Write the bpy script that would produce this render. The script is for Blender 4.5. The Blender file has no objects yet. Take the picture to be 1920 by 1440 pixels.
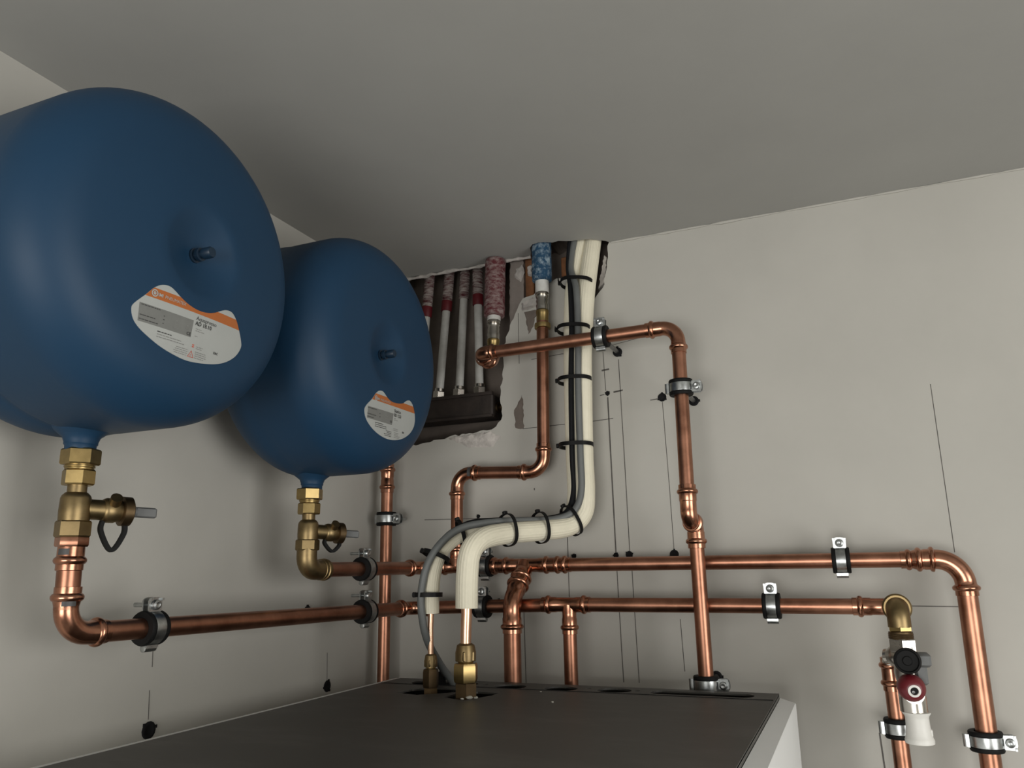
import bpy, bmesh, math, random
from math import pi, sin, cos, sqrt
from mathutils import Vector as V, Matrix
from mathutils.geometry import delaunay_2d_cdt
random.seed(7)
SC = bpy.context.scene
COL = SC.collection

# ------------------------------------------------------------------ materials
def mat(name, col, rough=.5, metal=0, var=.0, vscale=8, dark=None, bump=0, bscale=60, spec=None, rvar=0, detail=5, coat=0):
    m = bpy.data.materials.new(name); m.use_nodes = True
    nt = m.node_tree; b = nt.nodes['Principled BSDF']
    b.inputs['Base Color'].default_value = (*col, 1); b.inputs['Roughness'].default_value = rough; b.inputs['Metallic'].default_value = metal
    if spec is not None: b.inputs['Specular IOR Level'].default_value = spec
    if coat: b.inputs['Coat Weight'].default_value = coat
    tc = nt.nodes.new('ShaderNodeTexCoord')
    if var or rvar:
        n = nt.nodes.new('ShaderNodeTexNoise'); n.inputs['Scale'].default_value = vscale; n.inputs['Detail'].default_value = detail; n.inputs['Roughness'].default_value = .6
        nt.links.new(tc.outputs['Object'], n.inputs['Vector'])
        if var:
            r = nt.nodes.new('ShaderNodeValToRGB'); r.color_ramp.elements[0].position = .32; r.color_ramp.elements[1].position = .68
            d = dark or tuple(c * (1 - var) for c in col)
            r.color_ramp.elements[0].color = (*d, 1); r.color_ramp.elements[1].color = (*col, 1)
            nt.links.new(n.outputs['Fac'], r.inputs['Fac']); nt.links.new(r.outputs['Color'], b.inputs['Base Color'])
        if rvar:
            mr = nt.nodes.new('ShaderNodeMapRange'); mr.inputs['To Min'].default_value = rough - rvar; mr.inputs['To Max'].default_value = rough + rvar
            nt.links.new(n.outputs['Fac'], mr.inputs['Value']); nt.links.new(mr.outputs['Result'], b.inputs['Roughness'])
    if bump:
        n2 = nt.nodes.new('ShaderNodeTexNoise'); n2.inputs['Scale'].default_value = bscale; n2.inputs['Detail'].default_value = 4
        bp = nt.nodes.new('ShaderNodeBump'); bp.inputs['Strength'].default_value = bump; bp.inputs['Distance'].default_value = .004
        nt.links.new(tc.outputs['Object'], n2.inputs['Vector']); nt.links.new(n2.outputs['Fac'], bp.inputs['Height']); nt.links.new(bp.outputs['Normal'], b.inputs['Normal'])
    return m

def smear(name, base, smearcol, scale, lo, hi, stretch=(1, 1, 3), bump=.5, rough=.8):
    """coloured foam with dried white plaster smeared over it"""
    m = bpy.data.materials.new(name); m.use_nodes = True; nt = m.node_tree; b = nt.nodes['Principled BSDF']
    b.inputs['Roughness'].default_value = rough
    tc = nt.nodes.new('ShaderNodeTexCoord'); mp = nt.nodes.new('ShaderNodeMapping'); mp.inputs['Scale'].default_value = stretch
    n = nt.nodes.new('ShaderNodeTexNoise'); n.inputs['Scale'].default_value = scale; n.inputs['Detail'].default_value = 6; n.inputs['Roughness'].default_value = .7
    r = nt.nodes.new('ShaderNodeValToRGB'); r.color_ramp.elements[0].position = lo; r.color_ramp.elements[1].position = hi
    r.color_ramp.elements[0].color = (*base, 1); r.color_ramp.elements[1].color = (*smearcol, 1)
    bp = nt.nodes.new('ShaderNodeBump'); bp.inputs['Strength'].default_value = bump; bp.inputs['Distance'].default_value = .003
    L = nt.links.new
    L(tc.outputs['Object'], mp.inputs['Vector']); L(mp.outputs['Vector'], n.inputs['Vector']); L(n.outputs['Fac'], r.inputs['Fac'])
    L(r.outputs['Color'], b.inputs['Base Color']); L(n.outputs['Fac'], bp.inputs['Height']); L(bp.outputs['Normal'], b.inputs['Normal'])
    return m

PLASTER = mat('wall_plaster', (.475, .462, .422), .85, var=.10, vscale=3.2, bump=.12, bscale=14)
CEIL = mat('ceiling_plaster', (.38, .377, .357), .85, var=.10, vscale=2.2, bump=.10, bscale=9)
RAWPL = mat('raw_plaster', (.62, .58, .54), .95, var=.45, vscale=40, bump=.8, bscale=90)
TAUPE = mat('chase_paint', (.20, .165, .14), .85, var=.35, vscale=16, bump=.5, bscale=40)
TAUPEL = mat('chase_board_paint', (.26, .225, .20), .85, var=.25, vscale=20, bump=.4, bscale=50)
BRICK = mat('timber', (.26, .11, .045), .9, var=.5, vscale=30, bump=.8, bscale=60)
VOID = mat('dark_void', (.02, .018, .016), .95, var=.4, vscale=30)
COPPER = mat('copper', (.48, .235, .153), .35, 1, var=.30, vscale=26, rvar=.09, dark=(.28, .130, .082))
COPPERF = mat('copper_fitting', (.55, .275, .180), .24, 1, var=.28, vscale=55, rvar=.07, dark=(.34, .155, .097))
COPPERB = mat('copper_bright', (.85, .55, .38), .3, 1, var=.15, vscale=30)
BRASS = mat('brass', (.46, .335, .145), .33, 1, var=.3, vscale=45, rvar=.08)
BRASSD = mat('brass_dull', (.30, .22, .11), .42, 1, var=.35, vscale=45, rvar=.08)
BRONZE = mat('bronze_dark', (.16, .11, .06), .45, 1, var=.35, vscale=45)
NICKEL = mat('nickel', (.60, .57, .52), .26, 1, var=.2, vscale=40, rvar=.06)
ZINC = mat('zinc_steel', (.52, .54, .54), .33, 1, var=.35, vscale=110, rvar=.1)
STEELD = mat('steel_dark', (.30, .30, .30), .4, 1, var=.4, vscale=120)
RUBBER = mat('rubber', (.009, .009, .009), .6, spec=.15, var=.3, vscale=60)
BLUE = mat('blue_enamel', (.0105, .041, .088), .50, spec=.28, var=.08, vscale=5, bump=.03, bscale=120, rvar=.04)
BLUED = mat('blue_enamel_dark', (.006, .022, .045), .45, var=.2, vscale=50)
WHITEL = mat('label_white', (.40, .415, .40), .4, var=.04, vscale=40)
ORANGE = mat('label_orange', (.42, .125, .03), .4, var=.04, vscale=40)
GREYL = mat('label_grey', (.19, .195, .185), .45, var=.1, vscale=90)
INK = mat('label_ink', (.05, .05, .05), .5, var=.05, vscale=90)
INKG = mat('label_ink_grey', (.22, .22, .21), .5, var=.05, vscale=90)
INKR = mat('label_ink_red', (.55, .12, .08), .5, var=.05, vscale=90)
PEXW = mat('white_plastic_pipe', (.66, .66, .63), .4, var=.35, vscale=25, dark=(.42, .41, .38))
REDF = smear('red_foam', (.075, .006, .010), (.38, .335, .31), 60, .38, .60, (.8, .8, 4.5))
REDF2 = smear('red_foam_thick', (.085, .010, .014), (.30, .245, .23), 85, .42, .72, (.9, .9, 1.8))
REDP = mat('red_band', (.13, .005, .010), .6, var=.2, vscale=60)
BLUEF = smear('blue_foam', (.009, .050, .105), (.36, .45, .50), 95, .47, .74, (1, 1, 1))
CREAM = mat('hose_insulation', (.80, .755, .60), .65, var=.10, vscale=20, bump=.15, bscale=160)
CABG = mat('cable_grey', (.13, .138, .135), .5, var=.15, vscale=30)
CABB = mat('cable_black', (.015, .016, .018), .5, spec=.15, var=.2, vscale=30)
TIE = mat('tie_black', (.008, .008, .008), .45, spec=.15, var=.2, vscale=60)
BTOP = smear('boiler_top_metal', (.066, .063, .057), (.110, .106, .098), 6, .50, .85, (1, 2.4, 1), .03, .5)
BWHITE = mat('boiler_white', (.78, .79, .78), .45, var=.03, vscale=6)
BDARK = mat('boiler_inside', (.012, .012, .012), .9, var=.3, vscale=10)
WOODD = mat('manifold_dark', (.035, .025, .020), .6, var=.5, vscale=40, bump=.3, bscale=50)
REDK = mat('red_knob', (.14, .010, .016), .4, var=.1, vscale=40)
GREYP = mat('grey_plastic', (.14, .145, .145), .55, var=.12, vscale=40)
WHITEP = mat('white_plastic', (.72, .71, .67), .45, var=.06, vscale=30)
PENCIL = mat('pencil', (.13, .12, .11), .9, var=.5, vscale=50)
CRUMB = mat('plaster_crumb', (.6, .59, .52), .9, var=.3, vscale=200)
PLUG = mat('plug_black', (.012, .012, .013), .7, spec=.15, var=.3, vscale=90)
FRAME = mat('window_frame_white', (.7, .7, .68), .5, var=.05, vscale=8)
FLOORM = mat('floor_tile', (.12, .115, .105), .6, var=.2, vscale=5)

# ------------------------------------------------------------------ mesh building
def frame(d):
    d = V(d).normalized(); a = V((0, 0, 1)) if abs(d.z) < .9 else V((1, 0, 0))
    u = d.cross(a).normalized(); return u, d.cross(u).normalized(), d

class MB:
    def __init__(s): s.v = []; s.f = []; s.m = []
    def add(s, vs, fs, mi=0):
        k = len(s.v); s.v += [V(p) for p in vs]; s.f += [tuple(i + k for i in f) for f in fs]; s.m += [mi] * len(fs); return s
    def rings(s, rings, mi=0, cap0=True, cap1=True, closed=False):
        n = len(rings[0]); vs = [p for r in rings for p in r]; fs = []
        K = len(rings)
        for i in range(K if closed else K - 1):
            a, b = i * n, ((i + 1) % K) * n
            for j in range(n): fs.append((a + j, a + (j + 1) % n, b + (j + 1) % n, b + j))
        if not closed:
            if cap0: fs.append(tuple(reversed(range(n))))
            if cap1: fs.append(tuple(range((K - 1) * n, K * n)))
        return s.add(vs, fs, mi)
    def lathe(s, prof, o, d, n=32, mi=0, cap0=True, cap1=True, ph=0):
        u, w, d = frame(d); o = V(o); R = []
        for r, h in prof:
            r = max(r, 1e-5)
            R.append([o + d * h + (u * cos(ph + 2 * pi * j / n) + w * sin(ph + 2 * pi * j / n)) * r for j in range(n)])
        return s.rings(R, mi, cap0, cap1)
    def cyl(s, a, b, r, n=24, mi=0):
        a, b = V(a), V(b); L = (b - a).length
        return s.lathe([(r, 0), (r, L)], a, b - a, n, mi)
    def hexn(s, a, b, r, mi=0, ph=0, ch=.0015):
        """hexagon nut with chamfered corners, r = across corners / 2"""
        a, b = V(a), V(b); L = (b - a).length; u, w, d = frame(b - a)
        R = []
        for k, h in ((.93, 0), (1, ch), (1, L - ch), (.93, L)):
            R.append([a + d * h + (u * cos(ph + pi / 3 * j) + w * sin(ph + pi / 3 * j)) * r * k for j in range(6)])
        return s.rings(R, mi)
    def sweep(s, pts, rad, n=28, mi=0, lobes=0, amp=0, cap0=True, cap1=True):
        pts = [V(p) for p in pts]; K = len(pts); R = []; u = None
        for i in range(K):
            t = (pts[min(i + 1, K - 1)] - pts[max(i - 1, 0)]).normalized()
            if u is None: u = frame(t)[0]
            u = (u - t * u.dot(t)).normalized(); w = t.cross(u)
            r = rad[i] if isinstance(rad, (list, tuple)) else rad
            R.append([pts[i] + (u * cos(2 * pi * j / n) + w * sin(2 * pi * j / n)) * (r + (amp * cos(lobes * 2 * pi * j / n) if lobes else 0)) for j in range(n)])
        return s.rings(R, mi, cap0, cap1)
    def box(s, c, size, ax=None, mi=0, bev=0):
        c = V(c); ax = ax or ((1, 0, 0), (0, 1, 0), (0, 0, 1)); X, Y, Z = [V(a).normalized() for a in ax]
        hx, hy, hz = [q / 2 for q in size]
        b = bev
        if not b:
            vs = [c + X * sx * hx + Y * sy * hy + Z * sz * hz for sz in (-1, 1) for sx, sy in ((-1, -1), (1, -1), (1, 1), (-1, 1))]
            return s.add(vs, [(3, 2, 1, 0), (4, 5, 6, 7), (0, 1, 5, 4), (1, 2, 6, 5), (2, 3, 7, 6), (3, 0, 4, 7)], mi)
        R = []
        for z, k in ((-hz, b), (-hz + b, 0), (hz - b, 0), (hz, b)):
            ring = []
            for sx, sy in ((-1, -1), (1, -1), (1, 1), (-1, 1)):
                a0, a1 = ((hx - k - b) * sx, (hy - k) * sy), ((hx - k) * sx, (hy - k - b) * sy)
                pr = (a1, a0) if sx * sy < 0 else (a0, a1)
                pr = pr if sx * sy > 0 else pr
                for px, py in (pr if (sx, sy) in ((1, -1), (-1, 1)) else pr): ring.append((px, py))
            ring.sort(key=lambda p: math.atan2(p[1], p[0]))
            R.append([c + X * x + Y * y + Z * z for x, y in ring])
        return s.rings(R, mi)
    def prism(s, poly, o, X, Y, N, t, mi=0):
        """flat outline poly (2D) in plane o,X,Y thickened t along N"""
        o, X, Y, N = V(o), V(X), V(Y), V(N); n = len(poly)
        a = [o + X * p[0] + Y * p[1] for p in poly]; b = [p + N * t for p in a]
        return s.rings([a, b], mi)
    def build(s, name, mats, parent=None, angle=38, flat=False):
        if not isinstance(mats, (list, tuple)): mats = [mats]
        off = V(parent['_w']) if parent is not None and '_w' in parent else V((0, 0, 0))
        me = bpy.data.meshes.new(name)
        me.from_pydata([tuple(p - off) for p in s.v], [], s.f)
        for m in mats: me.materials.append(m)
        for p, mi in zip(me.polygons, s.m): p.material_index = mi
        bm = bmesh.new(); bm.from_mesh(me); bmesh.ops.recalc_face_normals(bm, faces=bm.faces); bm.to_mesh(me); bm.free()
        if not flat:
            me.shade_smooth(); me.set_sharp_from_angle(angle=math.radians(angle))
        o = bpy.data.objects.new(name, me); COL.objects.link(o)
        if parent is not None: o.parent = parent; o['_w'] = tuple(off)
        return o

def thing(name, label, cat, loc, group=None):
    o = bpy.data.objects.new(name, None); o.empty_display_size = .02; COL.objects.link(o)
    o.location = loc; o['_w'] = tuple(loc); o['label'] = label; o['category'] = cat
    if group: o['group'] = group
    return o
def tag(o, label, cat, group=None):
    o['label'] = label; o['category'] = cat
    if group: o['group'] = group
    return o
def struct(o): o['kind'] = 'structure'; return o

def smooth_path(P, k=8):
    P = [V(p) for p in P]; out = []
    for i in range(len(P) - 1):
        a, b, c, d = P[max(i - 1, 0)], P[i], P[i + 1], P[min(i + 2, len(P) - 1)]
        for j in range(k):
            t = j / k
            out.append(.5 * ((2 * b) + (c - a) * t + (2 * a - 5 * b + 4 * c - d) * t * t + (3 * b - a - 3 * c + d) * t ** 3))
    out.append(P[-1]); return out

# ------------------------------------------------------------------ press fittings
def sock(r):      # (distance from mouth, radius) of a pressed socket
    return [(0, r * 1.02), (.0004, r * 1.12), (.0065, r * 1.12), (.0075, r * 1.25), (.009, r * 1.34), (.0105, r * 1.36), (.012, r * 1.34), (.0135, r * 1.25), (.0145, r * 1.12), (.024, r * 1.11), (.0255, r * 1.05)]
def cut_sock(r, L):
    return [q for q in sock(r) if q[0] < L - .001]
def elbow(mb, p, a, b, r, La=.045, Lb=.045, Rb=None, sa=True, sb=True, mi=0, k=1.05, ra=None, rb=None):
    """bend at corner p; a, b = unit directions from p towards the two mouths"""
    p, a, b = V(p), V(a).normalized(), V(b).normalized(); Rb = Rb or r * 2.1
    ang = pi - a.angle(b); T = Rb * math.tan(ang / 2)
    pts = []; rad = []
    for q, rr in (cut_sock(ra or r, La - T) if sa else [(0, r * k)]): pts.append(p + a * (La - q)); rad.append(rr)
    cen = p + (a + b).normalized() * (Rb / cos(ang / 2)); A0 = p + a * T - cen; B0 = p + b * T - cen
    n = 12
    for i in range(n + 1):
        t = i / n; pts.append(cen + (A0 * sin((1 - t) * ang) + B0 * sin(t * ang)) / sin(ang)); rad.append(r * k)
    tail = []
    for q, rr in (cut_sock(rb or r, Lb - T) if sb else [(0, r * k)]): tail.append((p + b * (Lb - q), rr))
    for q, rr in reversed(tail): pts.append(q); rad.append(rr)
    return mb.sweep(pts, rad, 32, mi)
def coupling(mb, a, b, ra, rb=None, mi=0):
    a, b = V(a), V(b); d = (b - a).normalized(); L = (b - a).length; rb = rb or ra
    pr = [(rr, q) for q, rr in cut_sock(ra, L / 2)] + [(rr, L - q) for q, rr in reversed(cut_sock(rb, L / 2))]
    return mb.lathe(pr, a, d, 32, mi)
def tee(mb, p, d, la, lb, br, lbr, r, rbr=None):
    p, d, br = V(p), V(d).normalized(), V(br).normalized()
    coupling(mb, p - d * la, p + d * lb, r)
    rbr = rbr or r
    pr = [(rr, lbr - q) for q, rr in reversed(cut_sock(rbr, lbr - r))]
    mb.lathe([(rbr * 1.12, 0), (rbr * 1.08, r * 1.0), (rbr * 1.05, r * 1.25)] + pr, p, br, 32)
    return mb
def pipe(parent, a, b, r=.011, m=COPPER, name='pipe'):
    return MB().cyl(a, b, r, 36).build(name, m, parent)

# ------------------------------------------------------------------ room
H = 2.411; RX = 2.35; FY = -3.3; BX = 0.0
def panel(outer, holes, o, X, Y):
    """flat sheet with holes; returns MB verts/faces"""
    vs = []; es = []
    for poly in [outer] + holes:
        k = len(vs); vs += [V((p[0], p[1])) for p in poly]; n = len(poly); es += [(k + i, k + (i + 1) % n) for i in range(n)]
    rv, re, rf, *_ = delaunay_2d_cdt(vs, es, [], 1, 1e-6)
    def inside(pt, poly):
        c = False; j = len(poly) - 1
        for i in range(len(poly)):
            (xi, yi), (xj, yj) = poly[i][:2], poly[j][:2]
            if (yi > pt[1]) != (yj > pt[1]) and pt[0] < (xj - xi) * (pt[1] - yi) / (yj - yi) + xi: c = not c
            j = i
        return c
    fs = []
    for f in rf:
        c = sum((rv[i] for i in f), V((0, 0))) / len(f)
        if inside(c, outer) and not any(inside(c, h) for h in holes): fs.append(tuple(f))
    return [V(o) + V(X) * p[0] + V(Y) * p[1] for p in rv], fs
def ragged(poly, step=.006, amp=.0022, seed=1):
    rnd = random.Random(seed); out = []
    for i in range(len(poly)):
        a, b = V(poly[i]), V(poly[(i + 1) % len(poly)]); n = max(1, int((b - a).length / step)); nn = V((-(b - a).y, (b - a).x)).normalized()
        for j in range(n):
            out.append(a + (b - a) * (j / n) + (nn * rnd.uniform(-amp, amp) if j else V((0, 0))))
    return [tuple(p) for p in out]

# chase cut into the back wall (x, z)
CH = [(.018, 2.44), (.018, 2.066), (.079, 2.061), (.103, 2.065), (.150, 2.072), (.195, 2.076), (.232, 2.078), (.251, 2.084), (.264, 2.103), (.261, 2.144), (.266, 2.19), (.268, 2.238), (.278, 2.263),
      (.293, 2.298), (.304, 2.320), (.310, 2.328), (.332, 2.332), (.350, 2.345), (.378, 2.357), (.399, 2.354), (.425, 2.32), (.453, 2.306), (.469, 2.324), (.474, 2.345), (.479, 2.364), (.482, 2.39), (.484, 2.44)]
CHR = ragged(CH, .007, .0022, 3)
w = MB()
vs, fs = panel([(0, 0), (RX, 0), (RX, 2.5), (0, 2.5)], [CHR], (0, 0, 0), (1, 0, 0), (0, 0, 1))
w.add(vs, fs, 0)
rnd = random.Random(5)
r0 = [V((x, 0, z)) for x, z in CHR]
r1 = [V((x + rnd.uniform(-.002, .002), .012, z + rnd.uniform(-.002, .002))) for x, z in CHR]
r2 = [V((x + rnd.uniform(-.003, .003), .075, z + rnd.uniform(-.003, .003))) for x, z in CHR]
w.rings([r0, r1], 1, False, False); w.rings([r1, r2], 2, False, False)
vs, fs = panel([(p.x, p.z) for p in r2], [], (0, .075, 0), (1, 0, 0), (0, 0, 1)); w.add(vs, fs, 2)
w.box((RX / 2, .11, 1.25), (RX, .05, 2.5), None, 0)
wall_back = struct(w.build('wall_back', [PLASTER, RAWPL, TAUPE], flat=True))

# left wall, floor, other walls
struct(MB().box((-.06, FY / 2, 1.25), (.12, -FY + .2, 2.5)).build('wall_left', PLASTER, flat=True))
struct(MB().box((RX / 2, FY / 2, -.06), (RX + .3, -FY + .3, .12)).build('floor', FLOORM, flat=True))
# front wall behind the viewer with an opening made up for the fill light
DX0, DX1, DZ0, DZ = .04, 1.50, .75, 1.80
m = MB()
for x0, x1, z0, z1 in ((-.15, DX0, 0, 2.5), (DX1, RX + .15, 0, 2.5), (DX0, DX1, DZ, 2.5), (DX0, DX1, 0, DZ0)): m.box(((x0 + x1) / 2, FY - .06, (z0 + z1) / 2), (x1 - x0, .12, z1 - z0))
struct(m.build('wall_front', PLASTER, flat=True))
# right wall with a window opening (y, z)
WY0, WY1, WZ0, WZ1 = -2.15, -.75, .95, 2.20
m = MB()
vs, fs = panel([(FY, 0), (.0, 0), (.0, 2.5), (FY, 2.5)], [[(WY0, WZ0), (WY1, WZ0), (WY1, WZ1), (WY0, WZ1)]], (RX, 0, 0), (0, 1, 0), (0, 0, 1)); m.add(vs, fs)
rr = [[V((x, y, z)) for y, z in ((WY0, WZ0), (WY1, WZ0), (WY1, WZ1), (WY0, WZ1))] for x in (RX, RX + .12)]
m.rings(rr, 0, False, False)
struct(m.build('wall_right', PLASTER, flat=True))
m = MB(); fx = RX + .06; t = .05
for (y0, y1, z0, z1) in ((WY0, WY1, WZ0, WZ0 + t), (WY0, WY1, WZ1 - t, WZ1), (WY0, WY0 + t, WZ0 + t, WZ1 - t), (WY1 - t, WY1, WZ0 + t, WZ1 - t)):
    m.box((fx, (y0 + y1) / 2, (z0 + z1) / 2), (.05, y1 - y0, z1 - z0))
struct(m.build('window_1', FRAME, flat=True))

# ceiling with a broken edge above the hoses
CE = [(0, 0), (.328, 0), (.336, -.018), (.343, -.040), (.352, -.052), (.366, -.056), (.378, -.052), (.390, -.044), (.402, -.047), (.414, -.040), (.425, -.036), (.440, -.034), (.456, -.030), (.470, -.018), (.481, -.010), (.486, 0), (RX, 0), (RX, FY), (0, FY)]
CE = [(x, y + .0) for x, y in CE]
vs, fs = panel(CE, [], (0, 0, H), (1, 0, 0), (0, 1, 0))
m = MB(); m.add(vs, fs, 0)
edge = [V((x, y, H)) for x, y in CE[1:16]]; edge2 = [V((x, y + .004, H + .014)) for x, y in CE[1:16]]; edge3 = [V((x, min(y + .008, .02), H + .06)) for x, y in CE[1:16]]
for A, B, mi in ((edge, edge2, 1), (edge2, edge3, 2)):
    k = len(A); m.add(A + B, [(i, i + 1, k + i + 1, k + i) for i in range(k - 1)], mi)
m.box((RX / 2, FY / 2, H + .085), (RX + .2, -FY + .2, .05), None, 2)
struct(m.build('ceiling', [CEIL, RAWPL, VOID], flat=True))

# plaster bead in the angle above the chase, rough and uneven
rnd = random.Random(11)
P = [(x, -.004 - rnd.uniform(0, .003), H - .002 - rnd.uniform(0, .003)) for x in [.03 + .012 * i for i in range(26)]]
struct(MB().sweep(P, [rnd.uniform(.002, .0048) for _ in P], 8).build('trim_1', RAWPL))
P = [(x, -.0012, H - .0012) for x in [.49 + .02 * i for i in range(140)]]
struct(MB().sweep(P, [max(.0006, rnd.gauss(.0016, .0009)) for _ in P], 6).build('trim_2', PLASTER))

# rough plaster inside and round the chase
def blob(poly, y, t, seed, name, m, parent):
    pl = ragged(poly, .005, .002, seed); c = sum((V(p) for p in pl), V((0, 0))) / len(pl)
    inner = [tuple(c + (V(p) - c) * .7) for p in pl]
    R = [[V((p[0], y, p[1])) for p in pl], [V((p[0], y - t, p[1])) for p in inner]]
    o = MB().rings(R).build(name, m, parent); o['kind'] = 'structure'; return o
blob([(.292, 2.395), (.305, 2.402), (.311, 2.384), (.303, 2.366), (.290, 2.378)], .010, .003, 1, 'plaster_lump', RAWPL, wall_back)
blob([(.315, 2.398), (.327, 2.400), (.326, 2.375), (.316, 2.378)], .016, .006, 2, 'plaster_lump', RAWPL, wall_back)
blob([(.306, 2.318), (.345, 2.331), (.350, 2.312), (.331, 2.306), (.308, 2.303)], 0, .007, 3, 'plaster_lump', RAWPL, wall_back)
blob([(.288, 2.112), (.304, 2.140), (.308, 2.100), (.306, 2.075), (.290, 2.078)], 0, .002, 4, 'plaster_patch', TAUPE, wall_back)
blob([(.312, 2.300), (.340, 2.300), (.332, 2.275), (.320, 2.255)], 0, .002, 5, 'plaster_patch', TAUPE, wall_back)
blob([(.455, 2.312), (.470, 2.328), (.476, 2.36), (.480, 2.398), (.474, 2.405), (.466, 2.37), (.460, 2.345)], .06, .052, 6, 'plaster_lump', RAWPL, wall_back)
blob([(.150, 2.070), (.195, 2.074), (.240, 2.076), (.262, 2.062), (.24, 2.045), (.19, 2.05)], 0, .003, 8, 'plaster_lump', RAWPL, wall_back)
# flat board filling the chase beside the thick sleeve
CBD = ragged([(.277, 2.268), (.292, 2.300), (.302, 2.322), (.3085, 2.330), (.3085, 2.43), (.281, 2.43)], .006, .0012, 12)
o = MB().rings([[V((x, .075, z)) for x, z in CBD], [V((x, .010, z)) for x, z in CBD]]).build('chase_board', TAUPEL, wall_back, flat=True); o['kind'] = 'structure'
# wood and brick seen in the chase behind the blue sleeve
m = MB()
for x0, x1, z0, z1 in ((.3095, .327, 2.333, 2.44), (.384, .43, 2.365, 2.405)):
    m.box(((x0 + x1) / 2, .040, (z0 + z1) / 2), (x1 - x0, .05, z1 - z0), None, 0, .002)
o = m.build('exposed_timber', BRICK, wall_back); o['kind'] = 'structure'

# pencil lines and marks on the walls
def mark(parent, pts, wd=.0011, plane='y'):
    m = MB()
    for a, b in zip(pts, pts[1:]):
        a, b = V(a), V(b); d = (b - a).normalized(); n = V((-d.y, d.x)) * wd / 2; e = .0003
        q = [a + n, a - n, b - n, b + n]
        if plane == 'y': vs = [V((p.x, -e, p.y)) for p in q] + [V((p.x, .0002, p.y)) for p in q]
        else: vs = [V((e, p.x, p.y)) for p in q] + [V((-.0002, p.x, p.y)) for p in q]
        m.add(vs, [(0, 1, 2, 3), (7, 6, 5, 4), (0, 4, 5, 1), (1, 5, 6, 2), (2, 6, 7, 3), (3, 7, 4, 0)])
    o = m.build('pencil_line', PENCIL, parent, flat=True); o['kind'] = 'structure'; return o
B = wall_back
mark(B, [(.977, 2.087), (.977, 1.836)], .0010); mark(B, [(.903, 1.761), (.974, 1.760)], .0012)
mark(B, [(.464, 2.202), (.466, 2.13)], .0012); mark(B, [(.469, 2.118), (.470, 1.98), (.471, 1.846)], .0024)
mark(B, [(.492, 2.185), (.494, 2.0), (.495, 1.846)], .0013); mark(B, [(.566, 2.10), (.569, 1.95), (.570, 1.848)], .0010)
mark(B, [(.438, 2.077), (.477, 2.079)], .0012); mark(B, [(.10, 1.917), (.40, 1.912)], .0011)
mark(B, [(.460, 2.168), (.474, 2.169)], .0030); mark(B, [(.480, 2.126), (.497, 2.128)], .0028); mark(B, [(.455, 2.1225), (.463, 2.1235)], .0014)
mark(B, [(.545, 2.105), (.558, 2.106)], .0016); mark(B, [(.300, 2.30), (.300, 2.20)], .0010); mark(B, [(.475, 2.212), (.55, 2.222)], .0008)
mark(B, [(.325, 2.205), (.40, 2.209)], .0010); mark(B, [(.305, 2.075), (.42, 2.077)], .0012); mark(B, [(.471, 1.835), (.474, 1.64)], .0014); mark(B, [(.497, 1.835), (.50, 1.64)], .0012); mark(B, [(.573, 1.74), (.575, 1.66)], .0010)
mark(B, [(.385, 1.90), (.385, 1.64)], .0014); mark(B, [(.300, 1.75), (.302, 1.62)], .0012)
mark(B, [(.849, 1.585), (.851, 1.52)], .0022);
mark(B, [(.213, 1.915), (.213, 1.905)], .0014); mark(B, [(.325, 1.965), (.325, 1.961)], .002)
wl = bpy.data.objects['wall_left']
for pts in ([(-.528, 1.680), (-.526, 1.645)], [(-.154, 1.69), (-.152, 1.645)], [(-.528, 1.728), (-.527, 1.708)]): mark(wl, pts, .0010, 'x')

def wall_plug(p, n, r, label):
    p = V(p)
    m = MB().lathe([(r * .1, .0005), (r * .5, .0006), (r * .62, .0014), (r * .85, .0016), (r * 1.0, .0008), (r * 1.02, -.004)], p, n, 14)
    # collar lips
    u, ww, d = frame(n)
    for k in range(3):
        a = k * 2.1 + r * 900; m.box(p + (u * cos(a) + ww * sin(a)) * r, (r * .34, r * .34, .003), (u, ww, d))
    return tag(m.build('wall_plug', PLUG), label, 'wall plug', 'black plugs in drilled holes')
wall_plug((0, -.524, 1.632), (1, 0, 0), .0108, 'black wall plug in the pale wall low beside the boiler, under the nearer blue tank')
wall_plug((0, -.151, 1.636), (1, 0, 0), .0095, 'black wall plug just over the boiler edge, near the thin upright pipe in the corner')
wall_plug((.566, 0, 2.108), (0, -1, 0), .0075, 'empty black wall plug next to the clamp on the tall upright pipe')
wall_plug((.469, 0, 2.125), (0, -1, 0), .0042, 'small dark drilled hole on the bold pencil cross beside the cream hose')
wall_plug((.494, 0, 1.8435), (0, -1, 0), .0062, 'black plug peeking over the upper long pipe where the second pencil line ends')
wall_plug((.471, 0, 1.843), (0, -1, 0), .0046, 'small brownish hole over the upper long pipe below the boldest pencil line')
wall_plug((.570, 0, 1.8425), (0, -1, 0), .0075, 'black plug over the upper long pipe close to the upright pipe crossing it')
wall_plug((.213, 0, 1.919), (0, -1, 0), .0036, 'tiny brown hole in the wall above the bend of the cream hose')
wall_plug((.396, 0, 1.8435), (0, -1, 0), .0042, 'small hole over the upper long pipe beside its copper tee')

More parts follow.
